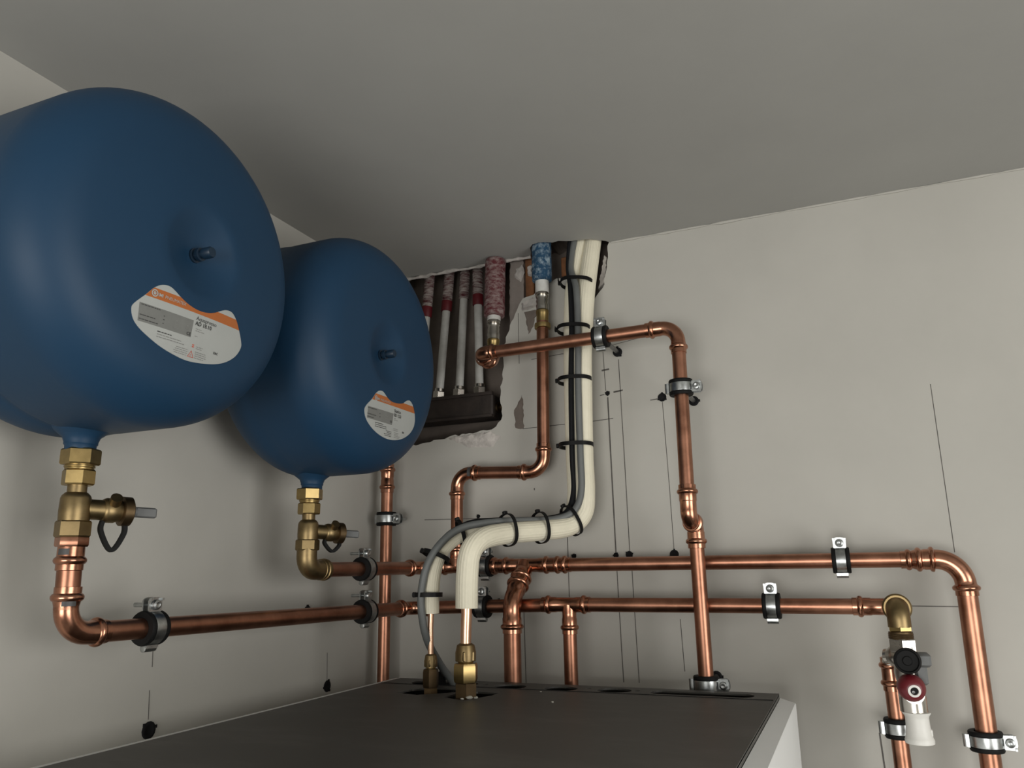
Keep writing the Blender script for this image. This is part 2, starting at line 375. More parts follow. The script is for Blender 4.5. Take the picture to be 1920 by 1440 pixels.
# ------------------------------------------------------------------ tanks
def tank_profile(r, rk, Rc, n=36):
    d = sqrt((Rc - rk) ** 2 - (r - rk) ** 2); tm = math.asin((r - rk) / (Rc - rk)); out = []
    for i in range(n): t = tm * i / n; out.append((Rc * sin(t), Rc * cos(t) - d))
    for i in range(n // 2 + 1): t = tm + (pi / 2 - tm) * i / (n // 2); out.append((r - rk + rk * sin(t), rk * cos(t)))
    return out
def ease(t): t = min(max(t, 0), 1); return t * t * (3 - 2 * t)
def make_tank(label, y0, z0, r, rk, Rc, xf, xr, nx, dim_c, dim_r, dim_d, sticker, xback, seam, nut_top):
    root = thing('expansion_tank', label, 'expansion tank', (0, y0, z0), 'blue expansion tanks')
    pr = tank_profile(r, rk, Rc)
    def head(rho):
        if rho >= r: return 0
        for (a, ha), (b, hb) in zip(pr, pr[1:]):
            if a <= rho <= b: return ha + (hb - ha) * (rho - a) / max(b - a, 1e-9)
        return 0
    dc = V(dim_c)
    def surf(y, z):       # x of the front face at offset (y, z) from the axis
        q0 = sqrt(y * y + z * z); x = xf + (0 if q0 > r - 1e-6 else head(q0))
        q = (V((y, z)) - dc).length
        if q < dim_r * 1.12:
            t = q / dim_r
            x -= dim_d * (1 if t < .22 else 1 - .88 * ((t - .22) / .78) ** 1.15) if t < 1 else dim_d * .12 * (1 - (t - 1) / .12)
        return x
    # front face: polar grid about the dimple so that its rim stays crisp
    N = 96; R = []; m = MB()
    rings = [.002, .006] + [dim_r * k / 14 for k in range(3, 15)] + [dim_r * 1.03, dim_r * 1.12]
    for q in rings: R.append([V((0, dc.x + q * cos(2 * pi * j / N), dc.y + q * sin(2 * pi * j / N))) for j in range(N)])
    K = 30
    rim = [V((0, r * cos(2 * pi * j / N), r * sin(2 * pi * j / N))) for j in range(N)]
    base = R[-1]
    for k in range(1, K + 1):
        t = (k / K); t = 1 - (1 - t) ** 2.2
        R.append([base[j].lerp(rim[j], t) for j in range(N)])
    for ring in R:
        for p in ring: p.x = surf(p.y, p.z); p.y += y0; p.z += z0
    m.rings(R, 0, True, False)
    # cylindrical middle with the seam groove, rear head
    xm = xr + (xf - xr) * .22
    gv = seam
    mid = [(r, xf), (r, xm + .010), (r - .4 * gv, xm + .005), (r - gv, xm), (r - .4 * gv, xm - .005), (r + .0003, xm - .010), (r + .001, xr)]
    rear = [(max(a + .001 * (a / r), 1e-4), xr - (h if xr - h > xback else xr - xback)) for a, h in reversed(pr)]
    m.lathe(mid + rear[1:], (0, y0, z0), (1, 0, 0), N, 0, False, True, 0)
    m.build('shell', BLUE, root, 30)
    # bottom connection
    neck_z = z0 - r
    m = MB().lathe([(.048, .030), (.042, .018), (.032, .006), (.023, -.001), (.0180, -.005), (.0170, -.008), (.0162, -.010), (.0162, -.0125), (.0150, -.0135), (.0148, nut_top - neck_z - .0015)], (nx, y0, neck_z), (0, 0, 1), 36)
    m.build('neck', BLUE, root, 50)
    # air valve in the dimple
    c = V((surf(dc.x, dc.y) - .001, y0 + dc.x, z0 + dc.y))
    m = MB().lathe([(.0078, -.004), (.0078, .003), (.0050, .0035), (.0048, .006), (.0070, .0065), (.0070, .0105), (.0046, .011), (.0046, .014), (.0060, .0145), (.0060, .023), (.0050, .025), (.0024, .0252)], c, (1, 0, 0), 16)
    m.build('air_valve', BLUED, root)
    # wall bracket
    m = MB().box((xback / 2 + .002, y0, z0 + .06), (xback + .004, .16, .05)).box((xback / 2 + .002, y0, z0 - .05), (xback + .004, .10, .03))
    m.build('wall_bracket', STEELD, root)
    sticker(root, y0, z0, surf)
    return root

def pip(pt, poly):
    c = False; j = len(poly) - 1
    for i in range(len(poly)):
        (xi, yi), (xj, yj) = poly[i], poly[j]
        if (yi > pt[1]) != (yj > pt[1]) and pt[0] < (xj - xi) * (pt[1] - yi) / (yj - yi) + xi: c = not c
        j = i
    return c
def text_mesh(body, size, bold=0):
    cu = bpy.data.curves.new('print', 'FONT'); cu.body = body; cu.size = size; cu.resolution_u = 3; cu.offset = bold
    o = bpy.data.objects.new('print', cu); COL.objects.link(o); bpy.context.view_layer.update()
    me = o.to_mesh(); vs = [v.co.copy() for v in me.vertices]; fs = [tuple(p.vertices) for p in me.polygons]
    o.to_mesh_clear(); bpy.data.objects.remove(o); bpy.data.curves.remove(cu); return vs, fs
def make_sticker(outline, zlo, zhi, box, texts, bars, rings):
    def fn(root, y0, z0, surf):
        # smooth closed outline
        P = outline + outline[:3]; ol = []
        for i in range(len(outline)):
            a, b, c, d = [V(outline[(i + q) % len(outline)]) for q in (-1, 0, 1, 2)]
            for j in range(4):
                t = j / 4; q = .5 * ((2 * b) + (c - a) * t + (2 * a - 5 * b + 4 * c - d) * t * t + (3 * b - a - 3 * c + d) * t ** 3); ol.append((q.x, q.y))
        vs = [V(p) for p in ol]; n = len(vs); es = [(i, (i + 1) % n) for i in range(n)]
        ys = [p[0] for p in ol]; zs = [p[1] for p in ol]
        for zz in (zlo, zhi):
            k = len(vs); q = 48; vs += [V((min(ys) - .001 + (max(ys) - min(ys) + .002) * i / q, zz)) for i in range(q + 1)]; es += [(k + i, k + i + 1) for i in range(q)]
        k = len(vs); bx = [V(box[i]).lerp(V(box[(i + 1) % 4]), j / 14) for i in range(4) for j in range(14)]; vs += bx; es += [(k + i, k + (i + 1) % len(bx)) for i in range(len(bx))]
        g = .004; a = min(ys)
        while a < max(ys):
            b = min(zs)
            while b < max(zs):
                if pip((a, b), ol): vs.append(V((a + .0003, b + .0003)))
                b += g
            a += g
        rv, re, rf, *_ = delaunay_2d_cdt(vs, es, [], 0, 1e-6)
        m = MB(); W = lambda p, e: V((surf(p[0], p[1]) + e, y0 + p[0], z0 + p[1])); idx = {0: [], 1: [], 2: []}
        for f in rf:
            c = sum((rv[i] for i in f), V((0, 0))) / len(f)
            if not pip(c, ol): continue
            idx[1 if zlo < c.y < zhi else 2 if pip(c, box) else 0].append(tuple(f))
        for mi, fs in idx.items(): m.add([W(p, .0006) for p in rv], fs, mi)
        m.rings([[W(p, -.001) for p in ol], [W(p, .0006) for p in ol]], 0, False, False)
        for body, y, z, size, mi, bold in texts:
            tv, tf = text_mesh(body, size, bold); m.add([W((y + p.x, z + p.y), .0010) for p in tv], tf, mi)
        for y, z, wd, h, mi in bars:
            q = max(1, int(wd / .005)); 
            for i in range(q):
                a, b = y + wd * i / q, y + wd * (i + 1) / q
                m.add([W(p, .0009) for p in ((a, z), (b, z), (b, z + h), (a, z + h))], [(0, 1, 2, 3)], mi)
        for y, z, ro, ri, mi, sides, ph in rings:
            o_ = [W((y + ro * cos(ph + 2 * pi * i / sides), z + ro * sin(ph + 2 * pi * i / sides)), .0011) for i in range(sides)]
            i_ = [W((y + ri * cos(ph + 2 * pi * i / sides), z + ri * sin(ph + 2 * pi * i / sides)), .0011) for i in range(sides)]
            m.rings([o_, i_], mi, False, False)
        bm_o = m.build('sticker', [WHITEL, ORANGE, GREYL, INK, INKG, INKR], root, flat=True)
        bm_o['label'] = 'white and orange printed product label'
    return fn
rb = random.Random(3)
def lines(y, z, w, n, dz, h, mi, align=0):
    out = []
    for k in range(n):
        ww = w * rb.uniform(.6, 1); x = y - ww if align else y; u = x; 
        while u < x + ww:
            d = min(rb.uniform(.0015, .004), x + ww - u); out.append((u, z - k * dz, d, h, mi)); u += d + .0007
    return out

O1 = [(-.0741, -.0836), (-.0724, -.0778), (-.0622, -.0663), (-.0578, -.0609), (-.0531, -.0561), (-.0462, -.052), (-.038, -.0509), (-.031, -.0534), (-.0243, -.057), (-.013, -.0615), (-.001, -.0636), (.011, -.0629), (.0215, -.0597), (.0298, -.0553), (.0376, -.0519), (.0463, -.0515), (.0534, -.056), (.0596, -.0641), (.0673, -.078), (.0681, -.0852), (.0621, -.0953), (.0501, -.1044), (.0347, -.1107), (.015, -.1146), (-.0039, -.1162), (-.021, -.1142), (-.0377, -.1102), (-.0527, -.1043), (-.0635, -.0987), (-.0707, -.0922)]
T1 = [('IMI', -.0495, -.0642, .0044, 0, .0001), ('PNEUMATEX', -.0418, -.0642, .0044, 0, 0), ('Aquapresso', -.0012, -.0738, .0058, 3, 0), ('AD 18.10', -.0015, -.0790, .0056, 3, .00012), ('CE', -.0105, -.0915, .0046, 3, .0001), ('EAC', .0285, -.1015, .0034, 3, .0001), ('!', -.0017, -.1115, .0036, 5, .0001)]
B1 = lines(-.0655, -.0770, .030, 1, 1, .0008, 3) + lines(-.0655, -.0868, .024, 2, .0040, .0008, 3) + lines(-.0400, -.0815, .002, 3, .0036, .0008, 3) + lines(-.0260, -.0820, .004, 3, .0036, .0007, 4) + lines(-.0120, -.0830, .003, 2, .0030, .0007, 4) + \
     lines(-.0440, -.0975, .024, 1, 1, .0009, 3) + lines(-.0440, -.1000, .038, 2, .0024, .0007, 4) + lines(-.0055, -.1060, .020, 4, .0019, .0006, 4, 1) + lines(.0, -.0830, .010, 1, 1, .0006, 4) + lines(.0, -.0850, .013, 1, 1, .0006, 4) + lines(.0, -.0905, .005, 1, 1, .0006, 4) + \
     lines(-.0010, -.1000, .003, 2, .0018, .0012, 5) + lines(.0045, -.1005, .011, 2, .0018, .0006, 4) + lines(.0045, -.1058, .017, 4, .0020, .0007, 4)
R1 = [(-.0536, -.0625, .0036, .0025, 0, 20, 0), (-.0536, -.0625, .0016, .0004, 0, 16, 0), (-.0008, -.1098, .0046, .0036, 5, 3, pi / 2)]
make_tank('nearer blue disc-shaped expansion tank, cut by the picture edge, with the wide curved label', -.7522, 2.1441, .1765, .0596, .7685, .1926, .0793, .113, (.0015, -.002), .044, .015,
          make_sticker(O1, -.0673, -.0573, [(-.0676, -.0752), (-.0038, -.0752), (-.0045, -.0928), (-.0664, -.0928)], T1, B1, R1), .022, .0022, 1.9505)
O2 = [(-.0672, -.101), (-.0665, -.0955), (-.0606, -.0890), (-.0524, -.0823), (-.0465, -.0764), (-.0413, -.0706), (-.0335, -.0656), (-.0243, -.0646), (-.0183, -.0672), (-.0122, -.0708), (-.0044, -.0740), (.0064, -.0752), (.0220, -.0738), (.0331, -.0710), (.0394, -.0672), (.0459, -.0644), (.0526, -.0638), (.0596, -.0676), (.0651, -.0752), (.0680, -.0833), (.0686, -.0927), (.0655, -.1026), (.0569, -.1124), (.0447, -.1201), (.0292, -.1261), (.0106, -.1297), (-.0076, -.1303), (-.0256, -.1278), (-.0419, -.1228), (-.0555, -.1159), (-.0640, -.1082)]
O2 = [(y + .004, z) for y, z in O2]
T2 = [('IMI', -.0335, -.0792, .0046, 0, .0001), ('PNEUMATEX', -.0255, -.0792, .0046, 0, 0), ('Statico', .0120, -.0890, .0066, 3, .0001), ('SD 12.3', .0115, -.0952, .0062, 3, .00015), ('EAC', .0355, -.1165, .0034, 3, .0001), ('CE', .0010, -.1060, .0044, 3, .0001)]
B2 = lines(-.0560, -.0945, .030, 1, 1, .0010, 3) + lines(-.0570, -.1030, .024, 2, .0040, .0010, 3) + lines(-.0270, -.0985, .003, 2, .0045, .0012, 3) + lines(-.0120, -.0990, .010, 3, .0036, .0008, 4) + \
     lines(-.0370, -.1125, .024, 1, 1, .0011, 3) + lines(-.0370, -.1150, .038, 2, .0026, .0009, 3) + lines(.0060, -.1200, .020, 4, .0022, .0008, 3, 1) + lines(.0125, -.0985, .006, 1, 1, .0008, 4) + lines(.0125, -.1010, .013, 1, 1, .0008, 4) + lines(.0105, -.1140, .014, 2, .0022, .0008, 4) + lines(.0135, -.1195, .018, 4, .0022, .0008, 4)
R2 = [(-.0372, -.0775, .0036, .0024, 0, 20, 0), (-.0372, -.0775, .0015, .0004, 0, 16, 0)]
make_tank('blue disc-shaped expansion tank hung by the corner, overlapping the thin white plastic pipes', -.369, 2.1368, .1761, .0595, 6, .1875, .1098, .117, (-.006, -.006), .043, .014,
          make_sticker(O2, -.0808, -.0708, [(-.0558, -.0920), (.0104, -.0915), (.0070, -.1090), (-.0570, -.1090)], T2, B2, R2), .05, .0004, 1.9425)

# ------------------------------------------------------------------ drain valves under the tanks
UP = (0, 0, 1)
def drain_valve(label, x, y, zs, sd, looplong):
    """zs = heights: nut top, nut bottom, nut2 top, nut2 bottom, neck bottom, body bottom, hex bottom"""
    root = thing('drain_valve', label, 'drain valve', (x, y, zs[6]), 'brass drain valves below the tanks')
    P = lambda z: V((x, y, z))
    MB().hexn(P(zs[1]), P(zs[0]), .0190, ph=.35).build('union_nut', BRASS, root, 25)
    MB().lathe([(.0138, 0), (.0138, .0018), (.0147, .0024), (.0147, .0036), (.0138, .0042), (.0138, zs[1] - zs[2])], P(zs[2]), UP, 28).build('threaded_tail', BRASS, root)
    MB().hexn(P(zs[3]), P(zs[2]), .0160, ph=.1).build('lock_nut', BRASS, root, 25)
    MB().cyl(P(zs[4] - .002), P(zs[3]), .0093, 28).build('spindle', BRASSD, root)
    b = zs[5] - zs[6]
    m = MB().lathe([(.0130, 0), (.0146, .001), (.0150, .010), (.0145, zs[4] - zs[5] - .006), (.0134, zs[4] - zs[5] - .003), (.0105, zs[4] - zs[5])], P(zs[5]), UP, 32)
    m.hexn(P(zs[6]), P(zs[5] + .001), .0170, ph=.2).build('valve_body', BRASSD, root, 30)
    d = V(sd).normalized(); c = P(zs[4] - .016)
    m = MB().lathe([(.0105, .008), (.0105, .026), (.0118, .027), (.0130, .030), (.0130, .038), (.0112, .042), (.0112, .048)], c, d, 28)
    m.lathe([(.006, -.012), (.006, .014)], c + d * .033 + V((.006, 0, .004)), (.6, -.3, .5), 12)
    m.build('drain_spout', BRASSD, root)
    m = MB().lathe([(.0135, .044), (.0155, .045), (.0155, .054), (.012, .056), (.006, .0565)], c, d, 28); m.build('drain_cap', BRONZE, root)
    u = d.cross(V((0, 0, 1))).normalized(); w2 = u.cross(d)
    m = MB().box(c + d * .068 + u * -.001, (.030, .006, .011), (d, u, w2), 0, .0015).lathe([(.0055, 0), (.0055, .008)], c + d * .053, d, 16)
    m.build('handle', GREYP, root)
    # rubber strap hanging in a loop from spout to cap
    q0 = c + d * .028 + V((0, 0, -.010)); q3 = c + d * .050 + V((0, 0, -.012)); L = looplong
    pts = smooth_path([q0, q0 + V((0, 0, -.4 * L)) + d * -.001, (q0 + q3) / 2 + V((0, 0, -L)), q3 + V((0, 0, -.4 * L)), q3], 8)
    m = MB(); R = []
    for i, p in enumerate(pts):
        t = (pts[min(i + 1, len(pts) - 1)] - pts[max(i - 1, 0)]).normalized(); s_ = t.cross(u).normalized()
        R.append([p + u * a * .0034 + s_ * b_ * .0019 for a, b_ in ((-1, -1), (1, -1), (1, 1), (-1, 1))])
    m.rings(R).build('cap_strap', RUBBER, root)
    return root
drain_valve('brass drain valve with black strap loop, under the nearer blue tank', .113, -.7505, (1.9505, 1.934, 1.929, 1.913, 1.9055, 1.876, 1.8605), (.35, .95, -.02), .030)
drain_valve('brass drain valve with small grey lever under the tank nearest the corner', .117, -.3735, (1.9425, 1.926, 1.9215, 1.905, 1.897, 1.868, 1.8535), (.45, .88, -.04), .016)

# ------------------------------------------------------------------ copper pipe runs
r = .011
X, Y, Z = V((1, 0, 0)), V((0, 1, 0)), V((0, 0, 1))
# lower run: large tank valve -> left wall -> back wall -> brass elbow over the safety valve
LR = thing('copper_pipe_run', 'lower long copper pipe run from the nearest tank along both walls to the safety valve', 'copper pipe', (.113, -.748, 1.766))
A = V((.113, -.748, 1.766)); Bc = V((.113, -.070, 1.7595)); Cc = V((.408, -.070, 1.7655)); D = V((.888, -.070, 1.763))
m = MB().hexn((.113, -.750, 1.851), (.113, -.750, 1.8615), .0158, ph=.2)
m.lathe([(.0120, .0), (.0128, .0005), (.0128, .006), (.0140, .007), (.0152, .0085), (.0155, .010), (.0152, .0115), (.0140, .013), (.0128, .014), (.0126, .024), (.0118, .0245)], (.113, -.7495, 1.8275), UP, 32); m.build('male_adapter', COPPERF, LR)
pipe(LR, (.113, -.7495, 1.84), (.113, -.748, 1.79), .0115)
A0L = A.copy(); dAB = (Bc - A).normalized(); dBC = (Cc - Bc).normalized(); dCD = (D - Cc).normalized()
elbow(MB(), A, Z, dAB, r * 1.0, .046, .048, .027, ra=.0114).build('elbow', COPPERF, LR)
pipe(LR, A + dAB * .03, Bc - dAB * .03)
elbow(MB(), Bc, -dAB, dBC, r, .044, .044).build('elbow', COPPERF, LR)
pipe(LR, Bc + dBC * .03, Cc - dBC * .01)
tee(MB(), Cc, X, .046, .036, -Z, .046, r).build('tee', COPPERF, LR)
pipe(LR, Cc + dCD * .01, D - dCD * .03)
pipe(LR, Cc - Z * .03, (.408, -.070, 1.50), r)
elbow(MB(), D, -dCD, -Y, r, .056, .030, .020, sb=False).build('elbow', COPPERF, LR)

# upper run: corner tank valve -> left wall -> back wall -> reducer -> riser at the right
UR = thing('copper_pipe_run', 'upper long copper pipe run from the corner tank, dropping past the safety valve', 'copper pipe', (.117, -.374, 1.826))
A = V((.117, -.374, 1.8265)); Bc = V((.117, -.048, 1.828)); Tb = V((.193, -.048, 1.8295)); Tf = V((.324, -.048, 1.829)); D = V((.980, -.048, 1.8265))
m = elbow(MB(), A, Z, Y, .0138, .030, .036, .019, sa=False, sb=False); m.lathe([(.0135, .030), (.0152, .031), (.0152, .034), (.0135, .035), (.0135, .037), (.0157, .038), (.0162, .041), (.0157, .044), (.0130, .045), (.0115, .046)], A, Y, 32)
m.build('brass_elbow', BRASSD, UR)['label'] = 'dull brass elbow below the valve'
pipe(UR, A + Y * .02, Bc - Y * .03)
elbow(MB(), Bc, -Y, X, r, .044, .044).build('elbow', COPPERF, UR)
pipe(UR, Bc + X * .03, Tb)
tee(MB(), Tb, X, .034, .034, Z, .040, r).build('tee', COPPERF, UR)
pipe(UR, Tb, Tf); dTD = (D - Tf).normalized()
tee(MB(), Tf, X, .046, .049, V((0, -1, -1)), .040, r, .0135).build('tee', COPPERF, UR)
coupling(MB(), Tf - X * .072, Tf - X * .046, r).build('coupling', COPPERF, UR)
coupling(MB(), Tf + X * .048, Tf + X * .082, r).build('coupling', COPPERF, UR)
pipe(UR, Tf + dTD * .03, D - dTD * .06)
E45 = V((.322, -.105, 1.772))
elbow(MB(), E45, (Tf - E45), -Z, .014, .046, .050, .034).build('elbow', COPPERF, UR)
pipe(UR, E45 - Z * .04, (.322, -.105, 1.50), .014)
m = coupling(MB(), D - X * .078, D - X * .044, r, .0125); m.build('reducer', COPPERF, UR)
elbow(MB(), D, -X, -Z, .0130, .048, .050, .034).build('elbow', COPPERF, UR)
pipe(UR, D - Z * .03, (.977, -.048, 1.30), .0130)

# corner riser
CRn = thing('copper_pipe_run', 'thin upright copper pipe in the corner rising behind the further blue tank', 'copper pipe', (.040, -.040, 1.5))
pipe(CRn, (.040, -.040, .0), (.041, -.040, 2.09)); coupling(MB(), (.041, -.040, 1.968), (.041, -.040, 2.022), r).build('coupling', COPPERF, CRn)

# feed from red sleeve: crosses in front, drops to the boiler
FR = thing('copper_pipe_run', 'copper pipe from the thick red sleeve, crossing the cream hose, dropping behind the boiler', 'copper pipe', (.262, -.036, 2.197))
a0 = V((.262, -.036, 2.197)); a1 = V((.266, -.104, 2.197)); a2 = V((.619, -.104, 2.199)); a3 = V((.6205, -.123, 1.887)); a4 = V((.6240, -.094, 1.887))
elbow(MB(), a0, Z, (a1 - a0), .0125, .030, .034, .018, sb=True, ra=.0115).build('elbow', COPPERF, FR)
elbow(MB(), a1, (a0 - a1), X, .0125, .034, .036, .020, ra=.0125, rb=r).build('elbow', COPPERF, FR)
pipe(FR, a1 + X * .02, a2 - X * .03)
elbow(MB(), a2, -X, (a3 - a2), r, .052, .046, .026).build('elbow', COPPERF, FR)
pipe(FR, a2 + (a3 - a2).normalized() * .03, a3 + Z * .03)
elbow(MB(), a3, (a2 - a3), (a4 - a3), .0118, .056, .020, .016, sb=False).build('elbow', COPPERF, FR)
elbow(MB(), a4, (a3 - a4), -Z, .0118, .022, .038, .013, sa=False).build('elbow', COPPERF, FR)
m = MB().lathe([(.0118, 0), (.0150, .001), (.0155, .005), (.0150, .009), (.0118, .010)], (a3 + a4) / 2 - (a4 - a3).normalized() * .002, a4 - a3, 32); m.build('socket_ring', COPPERF, FR)
pipe(FR, a4 - Z * .02, (.6245, -.0935, 1.50))

# return from blue sleeve down to the tee
BR = thing('copper_pipe_run', 'copper pipe from the blue sleeve stepping sideways down to the upper run behind the hose', 'copper pipe', (.361, -.044, 1.99))
b0 = V((.364, -.040, 2.262)); b1 = V((.3605, -.045, 1.987)); b2 = V((.193, -.047, 1.995)); db = (b0 - b1).normalized(); dh = (b2 - b1).normalized()
pipe(BR, b0, b1 + db * .03); elbow(MB(), b1, db, dh, r, .050, .047, .026).build('elbow', COPPERF, BR)
pipe(BR, b1 + dh * .03, b2 - dh * .03); elbow(MB(), b2, -dh, -Z, r, .046, .048, .026).build('elbow', COPPERF, BR)
pipe(BR, b2 - Z * .03, (.193, -.048, 1.85))

# pipe behind the safety valve
SR = thing('copper_pipe_run', 'short copper pipe dropping behind the white funnel of the safety valve', 'copper pipe', (.873, -.070, 1.66))
pipe(SR, (.874, -.070, 1.30), (.872, -.070, 1.672)); coupling(MB(), (.872, -.070, 1.652), (.872, -.070, 1.696), r).build('coupling', COPPERF, SR)

# dark maker's patches printed on some fittings
def press_mark(parent, c, d, rad, face, L, half):
    c, d, f = V(c), V(d).normalized(), V(face); f = (f - d * f.dot(d)).normalized(); q = d.cross(f); R = []
    for k in (-1, 1):
        ring = []
        for i in range(9): a = -half + 2 * half * i / 8; ring.append(c + d * (L / 2 * k) + (f * cos(a) + q * sin(a)) * (rad + .0004))
        for i in range(8, -1, -1): a = -half + 2 * half * i / 8; ring.append(c + d * (L / 2 * k) + (f * cos(a) + q * sin(a)) * (rad - .0004))
        R.append(ring)
    MB().rings(R).build('press_mark', INK, parent)
press_mark(FR, a2 - Z * .0285, Z, r * 1.125, (-.05, -1, .15), .0055, .75)
press_mark(LR, (.113, -.7495, 1.8460), Z, .0127, (.35, -1, .2), .006, .45)
press_mark(LR, A0L + Z * .0300, Z, .0129, (.9, -.5, .2), .0055, .5)
press_mark(BR, b2 - dh * .0285, dh, r * 1.125, (.3, -1, .1), .006, .7)

# ------------------------------------------------------------------ pipe clamps
def clamp(c, t, n, u, label, rp=.011, wall=None, stud=True):
    c, t, n, u = V(c), V(t).normalized(), V(n).normalized(), V(u).normalized()
    root = thing('pipe_clamp', label, 'pipe clamp', tuple(c), 'rubber lined pipe clamps')
    R = rp + .0062
    MB().lathe([(rp + .0002, -.0125), (R + .0006, -.0125), (R + .0016, -.0105), (R + .0012, -.0075), (R - .0006, -.0070), (R - .0006, .0070), (R + .0012, .0075), (R + .0016, .0105), (R + .0006, .0125), (rp + .0002, .0125)], c, t, 40, 0, False, False).build('rubber_lining', RUBBER, root)
    m = MB().lathe([(R - .0006, -.0066), (R + .0011, -.0066), (R + .0012, -.0058), (R + .0012, .0058), (R + .0011, .0066), (R - .0006, .0066)], c, t, 40, 0, False, False)
    # ears: front one with turned-in corners, back one plain
    e = c + u * (R + .0075)
    for sgn in (1, -1):
        o = e + n * (.0035 * sgn); pl = [(-.0088, -.0075), (.0088, -.0075), (.0092, .0045), (.0070, .0072), (.003, .0084), (-.003, .0084), (-.0070, .0072), (-.0092, .0045)]
        m.prism(pl, o, t, u, n, .0018 * sgn)
    for sx in (1, -1): m.box(e + n * .0065 + t * sx * .0078 + u * .0058, (.0030, .0035, .0026), (t, n, u), 0)
    # hinge loop on the other side
    h = c - u * (R + .0018)
    m.lathe([(.0030, -.0082), (.0042, -.0078), (.0042, .0078), (.0030, .0082)], h - u * .0022, t, 16)
    m.box(h - u * .0005 + n * .002, (.0160, .0075, .0030), (t, n, u))
    m.build('band', ZINC, root, 30)
    m = MB().lathe([(.0026, -.026), (.0026, .0050), (.0052, .0052), (.0058, .0068), (.0052, .0086), (.0030, .0094), (.0016, .0088)], e, n, 18)
    m.build('screw', ZINC, root)
    if stud and wall:
        s0 = c - n * (R + .0006); s1 = c - n * (wall + .004)
        m = MB().cyl(s0, s1, .0038, 16); m.hexn(s0 - n * .004, s0 + n * .001, .0075); m.build('threaded_stud', STEELD, root)
        p = c - n * wall
        m = MB().lathe([(.0045, .003), (.0065, .0035), (.0085, .0022), (.0088, -.003)], p, n, 14)
        m.box(p + u * .0085, (.004, .004, .004), (t, u, n)); m.box(p - u * .007 + t * .005, (.004, .003, .004), (t, u, n)); m.build('wall_plug', PLUG, root)
    return root
clamp((.113, -.641, 1.765), Y, X, Z, 'zinc pipe clamp on the lower run, beside the elbow under the nearer tank', wall=.113)
clamp((.117, -.226, 1.827), Y, X, Z, 'zinc pipe clamp on the short upper pipe beside the brass elbow', wall=.117)
clamp((.113, -.214, 1.7608), Y, X, Z, 'zinc pipe clamp on the lower pipe just before the corner, under the brass elbow clamp', wall=.113)
clamp((.0405, -.040, 1.919), Z, -Y, X, 'zinc pipe clamp round the thin upright pipe in the corner', wall=.040)
clamp((.249, -.048, 1.8295), X, -Y, Z, 'zinc pipe clamp half hidden behind the cream hose, on the upper run', wall=.048)
clamp((.253, -.070, 1.7623), X, -Y, Z, 'zinc pipe clamp beside the open end of the cream hose, on the lower run', wall=.07)
clamp((.824, -.048, 1.8274), X, -Y, Z, 'zinc pipe clamp on the upper run near the reducer and big elbow', wall=.048)
clamp((.723, -.070, 1.7640), X, -Y, Z, 'zinc pipe clamp on the lower run between the upright pipe and the safety valve', wall=.07)
clamp((.491, -.104, 2.1983), X, -Y, Z, 'zinc pipe clamp with visible stud on the topmost pipe beside the cream hose', wall=.104)
clamp((.6195, -.1105, 2.096), Z, -Y, X, 'zinc pipe clamp high on the tall upright pipe under its elbow', wall=.1105)
clamp((.6243, -.0935, 1.654), Z, -Y, X, 'zinc pipe clamp at the foot of the upright pipe, just behind the boiler edge', wall=.0935)
clamp((.977, -.048, 1.591), Z, -Y, X, 'zinc pipe clamp on the thick pipe dropping past the safety valve', .0130, wall=.048)
clamp((.8735, -.070, 1.605), Z, -Y, X, 'zinc pipe clamp partly hidden behind the white funnel', wall=.07)

# ------------------------------------------------------------------ safety valve
SV = thing('safety_valve', 'nickel safety valve with black knob, red knob and white funnel', 'safety valve', (.890, -.115, 1.60))
m = elbow(MB(), (.888, -.116, 1.763), Y, -Z, .0138, .024, .024, .0150, sa=False, sb=False)
m.lathe([(.0165, .010), (.0186, .012), (.0186, .018), (.0160, .020)], (.888, -.116, 1.763), Y, 36)
m.build('brass_elbow', BRASSD, SV)
m = MB().hexn((.888, -.116, 1.733), (.888, -.116, 1.741), .0150); m.build('elbow_nut', BRASS, SV, 25)
m = MB().lathe([(.0150, 0), (.0157, .0012), (.0150, .0024), (.0157, .0036), (.0150, .0048), (.0157, .006), (.0150, .0072), (.0150, .009)], (.888, -.116, 1.724), UP, 32); m.build('thread', BRONZE, SV)
ax = V((.8885, -.116, 0))
m = MB().hexn((.8885, -.116, 1.708), (.8885, -.116, 1.7245), .0178, ph=1.012)
m.lathe([(.0140, 0), (.0140, .030), (.0160, .042), (.0150, .050), (.0150, .075)], (.890, -.116, 1.640), UP, 36)
m.lathe([(.0165, -.006), (.0165, .003), (.0130, .010), (.0100, .015), (.0100, .019)], (.884, -.110, 1.702), (-.85, .45, -.1), 28)
m.lathe([(.0130, 0), (.0130, .040)], (.890, -.108, 1.700), (-.02, -1, .05), 28)
m.lathe([(.0120, 0), (.0118, .014)], (.876, -.078, 1.702), (-.2, .2, -.9), 24)
m.lathe([(.0140, 0), (.0166, .001), (.0166, .020), (.0150, .022)], (.8925, -.118, 1.6335), UP, 36)
m.lathe([(.0125, 0), (.0125, .03)], (.892, -.116, 1.660), (.05, -1, .0), 28)
m.build('valve_body', NICKEL, SV, 30)
kd = V((-.02, -1, .06)).normalized(); kc = V((.8905, -.140, 1.6995))
m = MB().lathe([(.0138, 0), (.0158, .003), (.0162, .016), (.0152, .0185), (.0138, .0190), (.0124, .0165), (.006, .0160), (.005, .0175), (.001, .0175)], kc, kd, 36)
m.build('black_knob', RUBBER, SV)
m = MB().box((.909, -.122, 1.699), (.020, .028, .017), None, 0, .003).box((.906, -.120, 1.683), (.014, .026, .030), None, 0, .003)
m.build('grey_lever', GREYP, SV)
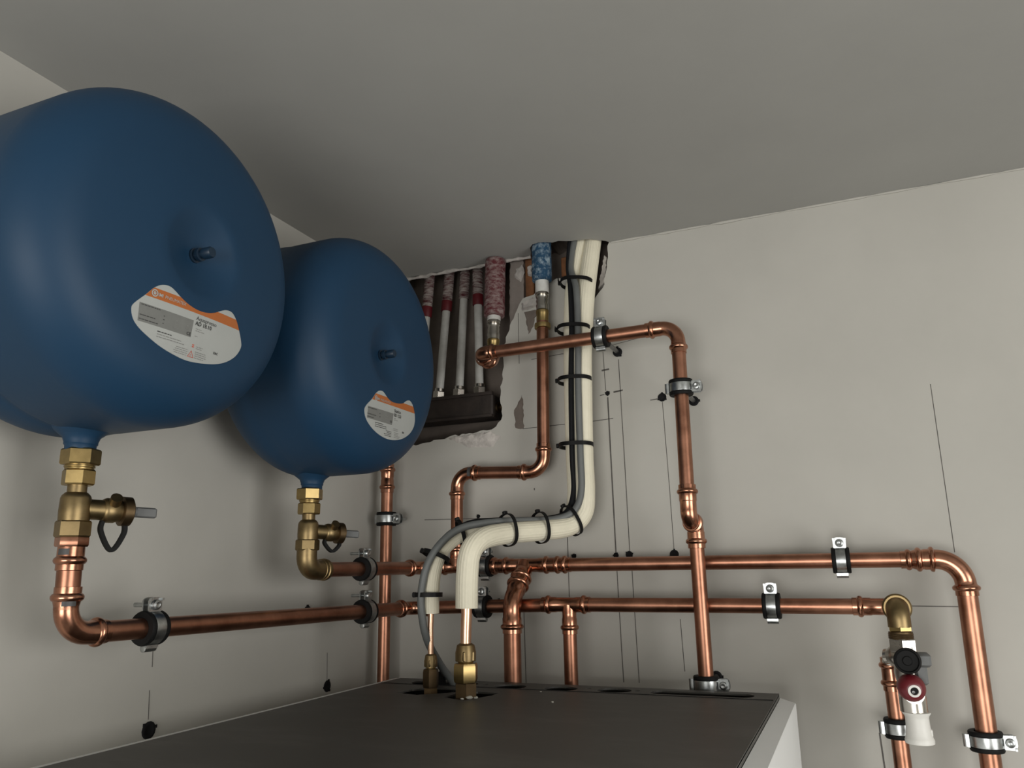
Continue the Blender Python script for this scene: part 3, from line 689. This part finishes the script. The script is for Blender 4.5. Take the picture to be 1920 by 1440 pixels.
kd = V((.16, -1, -.14)).normalized(); kc = V((.8900, -.135, 1.6680))
m = MB().lathe([(.0120, 0), (.0160, .002), (.0168, .008), (.0160, .0145), (.0134, .020), (.0095, .0235), (.0074, .0240)], kc, kd, 40); m.build('red_knob', REDK, SV, 60)
m = MB().lathe([(.0072, .0228), (.0076, .0246), (.0050, .0252), (.0046, .0236), (.004, .0235)], kc, kd, 28, 0, False, False); m.build('knob_ring', WHITEP, SV)
MB().lathe([(.0048, .0236), (.0046, .0240), (.001, .0241)], kc, kd, 24).build('knob_bore', RUBBER, SV)
m = MB().lathe([(.0016, .0240), (.0018, .0248), (.0008, .0250)], kc + V((-.0014, 0, -.0012)), kd, 12); m.build('knob_screw', STEELD, SV)
fo = V((.8945, -.120, 1.597))
m = MB().lathe([(.0145, .0), (.0172, .0), (.0176, .004), (.0166, .0065), (.0154, .010), (.0144, .020), (.0140, .030), (.0146, .033), (.0166, .0355), (.0172, .0375), (.0130, .0380)], fo, UP, 40, 0, False)
m.lathe([(.0145, 0), (.0125, .03)], fo, UP, 40, 0, False, False)
m.box(fo + V((.0135, 0, .013)), (.005, .009, .009), None, 0, .001)
m.build('funnel', WHITEP, SV, 40)

# ------------------------------------------------------------------ plastic pipes from the ceiling in the chase
def sleeve_ribbed(a, b, r0, pitch=.0035):
    a, b = V(a), V(b); L = (b - a).length; n = int(L / pitch); pr = []
    for i in range(n):
        h = i * L / n; pr += [(r0 * .93, h), (r0 * 1.04, h + L / n * .35), (r0 * 1.04, h + L / n * .65)]
    pr += [(r0 * .93, L)]
    return MB().lathe(pr, a, b - a, 22)
def plastic(label, top, bot, zs, zb, band, group='white plastic pipes in the wall recess'):
    top, bot = V(top), V(bot); d = (bot - top).normalized()
    at = lambda z: top + (bot - top) * ((z - top.z) / (bot.z - top.z))
    root = thing('plastic_pipe', label, 'plastic pipe', tuple(bot), group)
    MB().cyl(top + d * .01, bot, .0081, 24).build('pipe', PEXW, root)
    sleeve_ribbed(at(zb), at(2.432), .0102).build('sleeve', REDF, root, 60)
    if band: MB().lathe([(.0106, 0), (.0110, .001), (.0110, .021), (.0106, .022)], at(zb - .020), -d, 24).build('sleeve_end', REDP, root)
    z = bot.z
    MB().hexn(at(z - .002), at(z + .013), .0125, ph=.3).lathe([(.0098, 0), (.0098, .006)], at(z + .013), -d, 20).build('nut', NICKEL, root, 25)
    return root
PY = .030
plastic('white plastic pipe with red ended sleeve, half hidden by the further blue tank', (.0905, PY, 2.425), (.068, PY, 2.158), 0, 2.352, 1)
plastic('white plastic pipe with red ended sleeve, second out from the further blue tank', (.137, PY, 2.428), (.113, PY, 2.158), 0, 2.358, 1)
plastic('white plastic pipe whose smeared sleeve has no plain red end', (.173, PY, 2.428), (.158, PY, 2.158), 0, 2.358, 0)
plastic('white plastic pipe with a broad red band, right beside the thick red sleeve', (.200, PY, 2.432), (.203, PY, 2.158), 0, 2.360, 1)

def thick(label, name, c0, c1, c2, c3, c4, rs, sm):
    """c0..c1 foam sleeve, c1..c2 white stub, c2..c3 crimped fitting, c3..c4 brass end"""
    root = thing('sleeved_pipe', label, 'plastic pipe', tuple(c4), 'thick sleeved pipes from the ceiling')
    c0, c1, c2, c3, c4 = [V(c) for c in (c0, c1, c2, c3, c4)]
    L = (c0 - c1).length
    rr_ = random.Random(len(label)); pr = [(rs * .75, 0), (rs * .98, .002)] + [(rs * rr_.uniform(.97, 1.03), L * k / 14) for k in range(1, 14)] + [(rs * .98, L - .002), (rs * .8, L)]
    MB().lathe(pr, c1, c0 - c1, 36).build('sleeve', sm, root, 60)
    MB().cyl(c2, c1 + (c0 - c1) * .1, .0128, 28).build('pipe', PEXW, root)
    L = (c3 - c2).length; pr = [(.0125, -.002), (.0132, .0), (.0132, L * .10), (.0112, L * .13), (.0122, L * .2), (.0106, L * .34), (.0118, L * .45), (.0106, L * .62), (.0120, L * .72), (.0112, L * .86), (.0112, L)]
    MB().lathe(pr, c2, c3 - c2, 28).build('crimp_ferrule', NICKEL, root)
    L = (c4 - c3).length
    MB().lathe([(.0105, 0), (.0120, .001), (.0120, L * .2), (.0112, L * .25), (.0112, L * .7), (.0148, L * .74), (.0152, L * .86), (.0148, L * .97), (.0115, L)], c3, c4 - c3, 28).build('brass_tail', BRASS, root)
    return root
thick('thick red foam sleeve over a pipe, coming out of the ceiling beside four thin pipes', 'red', (.262, -.018, 2.409), (.262, -.028, 2.289), (.262, -.030, 2.279), (.262, -.033, 2.243), (.262, -.035, 2.214), .0200, REDF2)
thick('short blue foam sleeve over a pipe, coming out of the broken ceiling edge', 'blue', (.362, -.030, 2.424), (.3625, -.033, 2.342), (.363, -.035, 2.317), (.3635, -.038, 2.284), (.364, -.040, 2.248), .0186, BLUEF)

# manifold bar with the thin pipes on it
MF = thing('manifold_bar', 'dark brown manifold bar across the bottom of the recess, holding the thin white pipes', 'manifold', (.13, .03, 2.125))
MB().box((.131, .030, 2.128), (.222, .052, .044), None, 0, .003).box((.131, .004, 2.150), (.224, .010, .006)).box((.131, .004, 2.1065), (.224, .012, .005)).build('bar', WOODD, MF)
MB().lathe([(.0105, 0), (.0105, .006), (.0075, .0065), (.0070, .002), (.001, .002)], (.2415, .028, 2.126), (1, -.15, 0), 20).build('end_cap', BRONZE, MF)

# ------------------------------------------------------------------ insulated hoses, cables, ties
HM = [(.4546, .012, 2.4537), (.4546, .0, 2.4237), (.4511, -.02, 2.3615), (.4476, -.04, 2.2935), (.4417, -.048, 2.2025), (.4397, -.05, 2.1347), (.4368, -.05, 2.0133), (.4387, -.055, 1.9493), (.4342, -.06, 1.9111), (.4141, -.08, 1.8899), (.3814, -.13, 1.8822), (.3514, -.19, 1.8768), (.3362, -.245, 1.8675), (.328, -.27, 1.8479), (.3227, -.27, 1.814), (.3217, -.27, 1.7690)]
HS = [(.4333, .007, 2.4558), (.4333, -.005, 2.4258), (.4251, -.02, 2.3555), (.4166, -.028, 2.3022), (.4113, -.03, 2.1618), (.4101, -.03, 2.018), (.412, -.035, 1.9434), (.4073, -.05, 1.911), (.3814, -.08, 1.8929), (.3351, -.13, 1.888), (.2965, -.17, 1.886), (.2688, -.2, 1.8734), (.2557, -.225, 1.8519), (.2501, -.235, 1.8288), (.2476, -.24, 1.8012), (.247, -.24, 1.7600)]
CG = [(.4252, -.02, 2.4238), (.4201, -.035, 2.3614), (.4368, -.06, 2.3088), (.4409, -.07, 2.2259), (.438, -.072, 2.1301), (.4373, -.072, 2.0104), (.4367, -.072, 1.948), (.4251, -.08, 1.9147), (.3983, -.1, 1.9011), (.3622, -.15, 1.8976), (.3336, -.19, 1.8951), (.2903, -.215, 1.8874), (.2682, -.24, 1.8673), (.25, -.255, 1.8343), (.2403, -.258, 1.7916), (.2409, -.255, 1.7531), (.2429, -.24, 1.7179), (.2442, -.2, 1.6795), (.249, -.17, 1.6505), (.25, -.16, 1.62)]
CB = [(.4167, -.02, 2.4221), (.4159, -.035, 2.3621), (.4235, -.05, 2.3143), (.4253, -.057, 2.2323), (.4208, -.057, 2.1356), (.4184, -.057, 2.014), (.419, -.057, 1.9504), (.4088, -.067, 1.9145), (.3835, -.087, 1.9033), (.3488, -.14, 1.8990), (.3153, -.17, 1.8980), (.2873, -.195, 1.8930), (.2640, -.225, 1.8720), (.2460, -.245, 1.8330)]
def hose(label, path, rh, rt, tube_end, lobes):
    root = thing('insulated_hose', label, 'insulated hose', tuple(path[-1]), 'cream insulated hoses')
    P = smooth_path(path, 8)
    MB().sweep(P, rh, 96, 0, 22, .00022).build('insulation', CREAM, root, 60)
    d = (P[-1] - P[-3]).normalized()
    T = smooth_path([P[-1] - d * .03, P[-1] + d * .005] + tube_end, 6)
    MB().sweep(T, rt, 24).build('copper_tube', COPPERB, root)
    return root
hose('thicker cream insulated hose, its cut end hanging over the large brass nut', HM, .0160, .0076, [(.3205, -.27, 1.735), (.3200, -.27, 1.705)], 22)
hose('thinner cream insulated hose curving down behind, with the grey cable tied to it', HS, .0122, .0042, [(.2465, -.24, 1.735), (.2475, -.24, 1.690)], 22)
MB().sweep(smooth_path(CG, 8), .0058, 16).build('grey_cable', CABG)
tag(bpy.data.objects['grey_cable'], 'grey cable tied along the cream hoses and entering the boiler top', 'cable')
MB().sweep(smooth_path(CB, 8), .0052, 16).build('black_cable', CABB)
tag(bpy.data.objects['black_cable'], 'black cable strapped beside the grey one along the upright hose', 'cable')

def tie(c, t, a, b, w_, label, headdir=None, tail=.0):
    """strap round a bundle: centre, bundle direction, the two half widths, strap width; headdir = side where the head sits"""
    root = thing('cable_tie', label, 'cable tie', tuple(c), 'black cable ties')
    c, t = V(c), V(t).normalized(); hd = V(headdir); hd = (hd - t * hd.dot(t)).normalized(); q = t.cross(hd)
    N = 40; R = []
    for i in range(N):
        th = 2 * pi * i / N; e = abs(cos(th)) ** 1; p = hd * (a * math.copysign(abs(cos(th)) ** .8, cos(th))) + q * (b * math.copysign(abs(sin(th)) ** .8, sin(th))); o_ = p.normalized()
        R.append([c + p + t * (w_ / 2) * k + o_ * h for k, h in ((-1, 0), (1, 0), (1, .0014), (-1, .0014))])
    MB().rings(R, closed=True).build('strap', TIE, root)
    h = c + hd * (a + .0028)
    m = MB().box(h, (.0075, .0062, .0058), (t, q, hd), 0, .001)
    if tail: m.box(h + q * -tail / 2 + hd * .001, (w_ * .8, tail, .0014), (t, q, hd))
    m.build('tie_head', TIE, root)
    return root
tt = lambda P, i: V(P[min(i + 1, len(P) - 1)]) - V(P[max(i - 1, 0)])
tie((.4320, -.0400, 2.3255), (-.05, -.12, -.95), .0285, .0245, .0066, 'black cable tie highest on the upright hoses, by the broken ceiling', (-1, -.25, 0), .016)
tie((.4270, -.0515, 2.2354), (-.02, -.02, -1), .0285, .0305, .0066, 'black cable tie just above the crossing copper pipe', (-1, -.3, 0), .012)
tie((.4255, -.0520, 2.1423), (0, 0, -1), .0285, .0305, .0066, 'black cable tie below the crossing copper pipe on the upright hoses', (-1, -.35, 0))
tie((.4240, -.0525, 2.0276), (0, 0, -1), .0285, .0305, .0066, 'black cable tie lowest on the straight upright hoses', (-1, -.3, 0))
tie((.4170, -.071, 1.8995), (-.6, -.75, -.45), .0250, .0215, .0058, 'black cable tie at the inner bend where the hoses turn forward', (-.35, -.1, 1))
tie((.3830, -.126, 1.8870), (-.5, -.85, -.08), .0240, .0205, .0058, 'black cable tie on the level hoses nearest the bend', (-.1, .1, 1))
tie((.3515, -.186, 1.8820), (-.45, -.87, -.08), .0240, .0205, .0058, 'black cable tie on the level hoses close to the thicker hose drop', (-.1, .1, 1))
tie((.2765, -.1985, 1.8800), (-.72, -.6, -.25), .0190, .0145, .0060, 'black cable tie where the thinner hose leaves the thicker one', (-.35, -.2, 1))
tie((.2530, -.236, 1.8440), (-.25, -.35, -.9), .0205, .0160, .0066, 'black cable tie on the upper curve of the thinner hose', (-1, -.4, .2))
tie((.2455, -.245, 1.7873), (0, -.02, -1), .0195, .0165, .0066, 'black cable tie near the open end of the thinner hose', (-1, -.25, 0), .004)

# ------------------------------------------------------------------ boiler
BT = 1.65; bx0, bx1, by0, by1 = .126, .727, -.122, -.79
BO = thing('heating_unit', 'tall white heating unit with a dark grey metal top in the corner below the pipes', 'heating unit', (.426, -.49, 0))
circ = lambda x, y, rx, ry, n=28, rot=0: [(x + rx * cos(2 * pi * i / n) * cos(rot) - ry * sin(2 * pi * i / n) * sin(rot), y + rx * cos(2 * pi * i / n) * sin(rot) + ry * sin(2 * pi * i / n) * cos(rot)) for i in range(n)]
def slot(x0, x1, y, rr, n=12): return [(x1 - rr + rr * cos(-pi / 2 + pi * i / n), y + rr * sin(-pi / 2 + pi * i / n)) for i in range(n + 1)] + [(x0 + rr + rr * cos(pi / 2 + pi * i / n), y + rr * sin(pi / 2 + pi * i / n)) for i in range(n + 1)]
def rsq(x, y, s, rot, n=6):
    out = []; k = s * .3
    for cx, cy, a0 in ((s - k, s - k, 0), (-s + k, s - k, pi / 2), (-s + k, -s + k, pi), (s - k, -s + k, 1.5 * pi)):
        for i in range(n + 1): a = a0 + pi / 2 * i / n; px, py = cx + k * cos(a), cy + k * sin(a); out.append((x + px * cos(rot) - py * sin(rot), y + px * sin(rot) + py * cos(rot)))
    return out
holes = [circ(.342, -.163, .025, .021), circ(.423, -.162, .025, .021), circ(.503, -.157, .025, .021), slot(.556, .698, -.156, .017), slot(.172, .285, -.160, .022), circ(.296, -.153, .005, .005, 12), circ(.462, -.150, .004, .004, 12), circ(.536, -.152, .004, .004, 12),
         [(.292, -.286), (.332, -.302), (.352, -.252), (.352, -.228), (.318, -.226), (.296, -.25)], [(.206, -.268), (.246, -.278), (.292, -.236), (.292, -.205), (.240, -.206), (.212, -.232)]]
outer = [(bx0, by1), (bx1, by1), (bx1, by0), (bx0, by0)]
m = MB()
for zz in (BT, BT - .0025):
    vs, fs = panel(outer, holes, (0, 0, zz), (1, 0, 0), (0, 1, 0)); m.add(vs, fs)
for h in [outer] + holes: m.rings([[V((x, y, BT)) for x, y in h], [V((x, y, BT - .0025)) for x, y in h]], 0, False, False)
# folded lip on the four edges
m.box((bx1 - .001, (by0 + by1) / 2, BT - .006), (.002, by0 - by1, .010)).box((bx0 + .001, (by0 + by1) / 2, BT - .006), (.002, by0 - by1, .010)).box(((bx0 + bx1) / 2, by0 - .001, BT - .010), (bx1 - bx0, .002, .018))
m.build('top_panel', BTOP, BO, flat=True)
MB().box(((bx0 + bx1) / 2, -.185, BT + .0004), (bx1 - bx0 - .004, .0016, .0008)).build('panel_seam', BDARK, BO, flat=True)
def sp(x0, x1, name):
    o, i = (x1, x0) if x0 > .4 else (x0, x1); d = 1 if x0 > .4 else -1
    P = [(i, 0), (o, 0), (o, 1.6365), (o - d * .0008, 1.6380), (i, 1.6435)] if d > 0 else [(i, 0), (o, 0), (o, 1.6484), (o + .0008, 1.6490), (i, 1.6494)]
    return MB().rings([[V((x, y, z)) for x, z in P] for y in (by1, -.118)]).build(name, BWHITE, BO)
sp(bx1 + .0008, .7475, 'side_panel'); sp(.1140, bx0 - .0008, 'side_panel')
MB().box(((bx0 + bx1) / 2, by1 - .0125, .8245), (bx1 - bx0 + .041, .022, 1.649), None, 0, .004).build('front_panel', BWHITE, BO)
m = MB().box(((bx0 + bx1) / 2, by0 - .004, .82), (bx1 - bx0, .003, 1.64)).box(((bx0 + bx1) / 2, (by0 + by1) / 2, 1.45), (bx1 - bx0 - .004, by0 - by1 - .01, .01)); m.box((bx0 + .004, (by0 + by1) / 2, 1.545), (.002, by0 - by1 - .01, .19)).box((bx1 - .004, (by0 + by1) / 2, 1.545), (.002, by0 - by1 - .01, .19)); m.build('chassis', BDARK, BO, flat=True)
# rubber flap of the cable entry
MB().prism([(-.040, 0), (.0, 0), (0, .026)], (.240, -.178, BT + .0005), (1, 0, 0), (0, 0, 1), (0, -1, 0), .003).build('cable_flap', RUBBER, BO)

def flare(label, x, y, z, s, parts):
    root = thing('flare_fitting', label, 'brass fitting', (x, y, z), 'brass fittings on the boiler top'); P = lambda q: V((x, y, q))
    n0, n1, n2, n3, n4 = parts       # nut top, nut bottom, body top, body bottom, base
    MB().lathe([(s * .98, 0), (s * 1.0, (n0 - n1) * .5), (s * .86, (n0 - n1) * .9), (s * .6, n0 - n1)], P(n1), UP, 30).hexn(P(n1), P(n1 + (n0 - n1) * .58), s * 1.06, ph=.28).build('flare_nut', BRASSD, root, 25)
    MB().lathe([(s * .72, 0), (s * .78, .003), (s * .72, n1 - n2 + .002)], P(n2), UP, 28).build('thread', BRASS, root)
    MB().hexn(P(n3), P(n2), s * 1.22, ph=.28, ch=.004).build('hex_body', BRASS if s > .011 else BRONZE, root, 25)
    MB().hexn(P(n4 - .03), P(n3), s * 1.12, ph=.5).build('base', BRONZE, root, 25)
    return root
flare('large brass flare fitting under the thicker hose tube', .320, -.270, BT, .0146, (1.721, 1.697, 1.694, 1.669, 1.644))
flare('small dark brass flare fitting under the thinner hose tube', .2475, -.240, BT, .0098, (1.702, 1.684, 1.681, 1.655, 1.640))

# crumbs of plaster lying on the unit
rnd = random.Random(21)
for i, (x, y, s, lab) in enumerate(((.336, -.292, .0042, 'pale plaster crumb, biggest one beside the large flare fitting'), (.3435, -.286, .0030, 'small pale plaster crumb touching the biggest one'), (.329, -.2995, .0024, 'tiny pale plaster crumb in front of the large flare fitting'), (.408, -.205, .0016, 'tiny plaster crumb on the dark top below the copper tee pipe'), (.455, -.285, .0019, 'lone plaster crumb near the middle of the dark top'))):
    m = MB(); R = []
    for k in range(5):
        a = pi * (k + .3) / 5.6; R.append([V((x + s * sin(a) * cos(2 * pi * j / 7) * rnd.uniform(.7, 1.4), y + s * sin(a) * sin(2 * pi * j / 7) * rnd.uniform(.7, 1.3), BT + s * .55 * (1 - cos(a)) * rnd.uniform(.85, 1.1))) for j in range(7)])
    tag(m.rings(R).build('plaster_crumb', CRUMB), lab, 'plaster crumb', 'plaster crumbs on the heating unit')

# ------------------------------------------------------------------ light and camera
def area(name, loc, rot, sx, sy, power, col):
    l = bpy.data.lights.new(name, 'AREA'); l.shape = 'RECTANGLE'; l.size = sx; l.size_y = sy; l.energy = power; l.color = col
    o = bpy.data.objects.new(name, l); COL.objects.link(o); o.location = loc; o.rotation_euler = rot; return o
area('window_daylight', (RX + .10, (WY0 + WY1) / 2, (WZ0 + WZ1) / 2), (0, pi / 2, 0), WZ1 - WZ0, WY1 - WY0, 24, (1, .985, .95))
area('front_fill_light', ((DX0 + DX1) / 2, FY - .10, (DZ0 + DZ) / 2), (pi / 2, 0, 0), DX1 - DX0, DZ - DZ0, 30, (1, .985, .95))  # fill light added behind the camera to brighten the back wall
wld = bpy.data.worlds.new('World'); SC.world = wld; wld.use_nodes = True
wld.node_tree.nodes['Background'].inputs['Color'].default_value = (.8, .9, 1, 1); wld.node_tree.nodes['Background'].inputs['Strength'].default_value = .05

cd = bpy.data.cameras.new('camera'); cd.sensor_width = 36; cd.lens = 36 * 1467.324 / 1920; cd.clip_start = .01
cam = bpy.data.objects.new('camera', cd); COL.objects.link(cam)
Rx = V((.920111, .391321, -.01622)); Ry = V((-.105478, .207701, -.972489)); Rz = V((-.377186, .896509, .232384))
M = Matrix((Rx, -Ry, -Rz)).transposed().to_4x4(); M.translation = (.84, -1.32, 1.82); cam.matrix_world = M
SC.camera = cam
for o in bpy.data.objects:
    if '_w' in o: del o['_w']
SC.view_settings.view_transform = 'Standard'; SC.view_settings.look = 'None'; SC.view_settings.gamma = 1; SC.view_settings.use_curve_mapping = False
SC.view_settings.exposure = .5
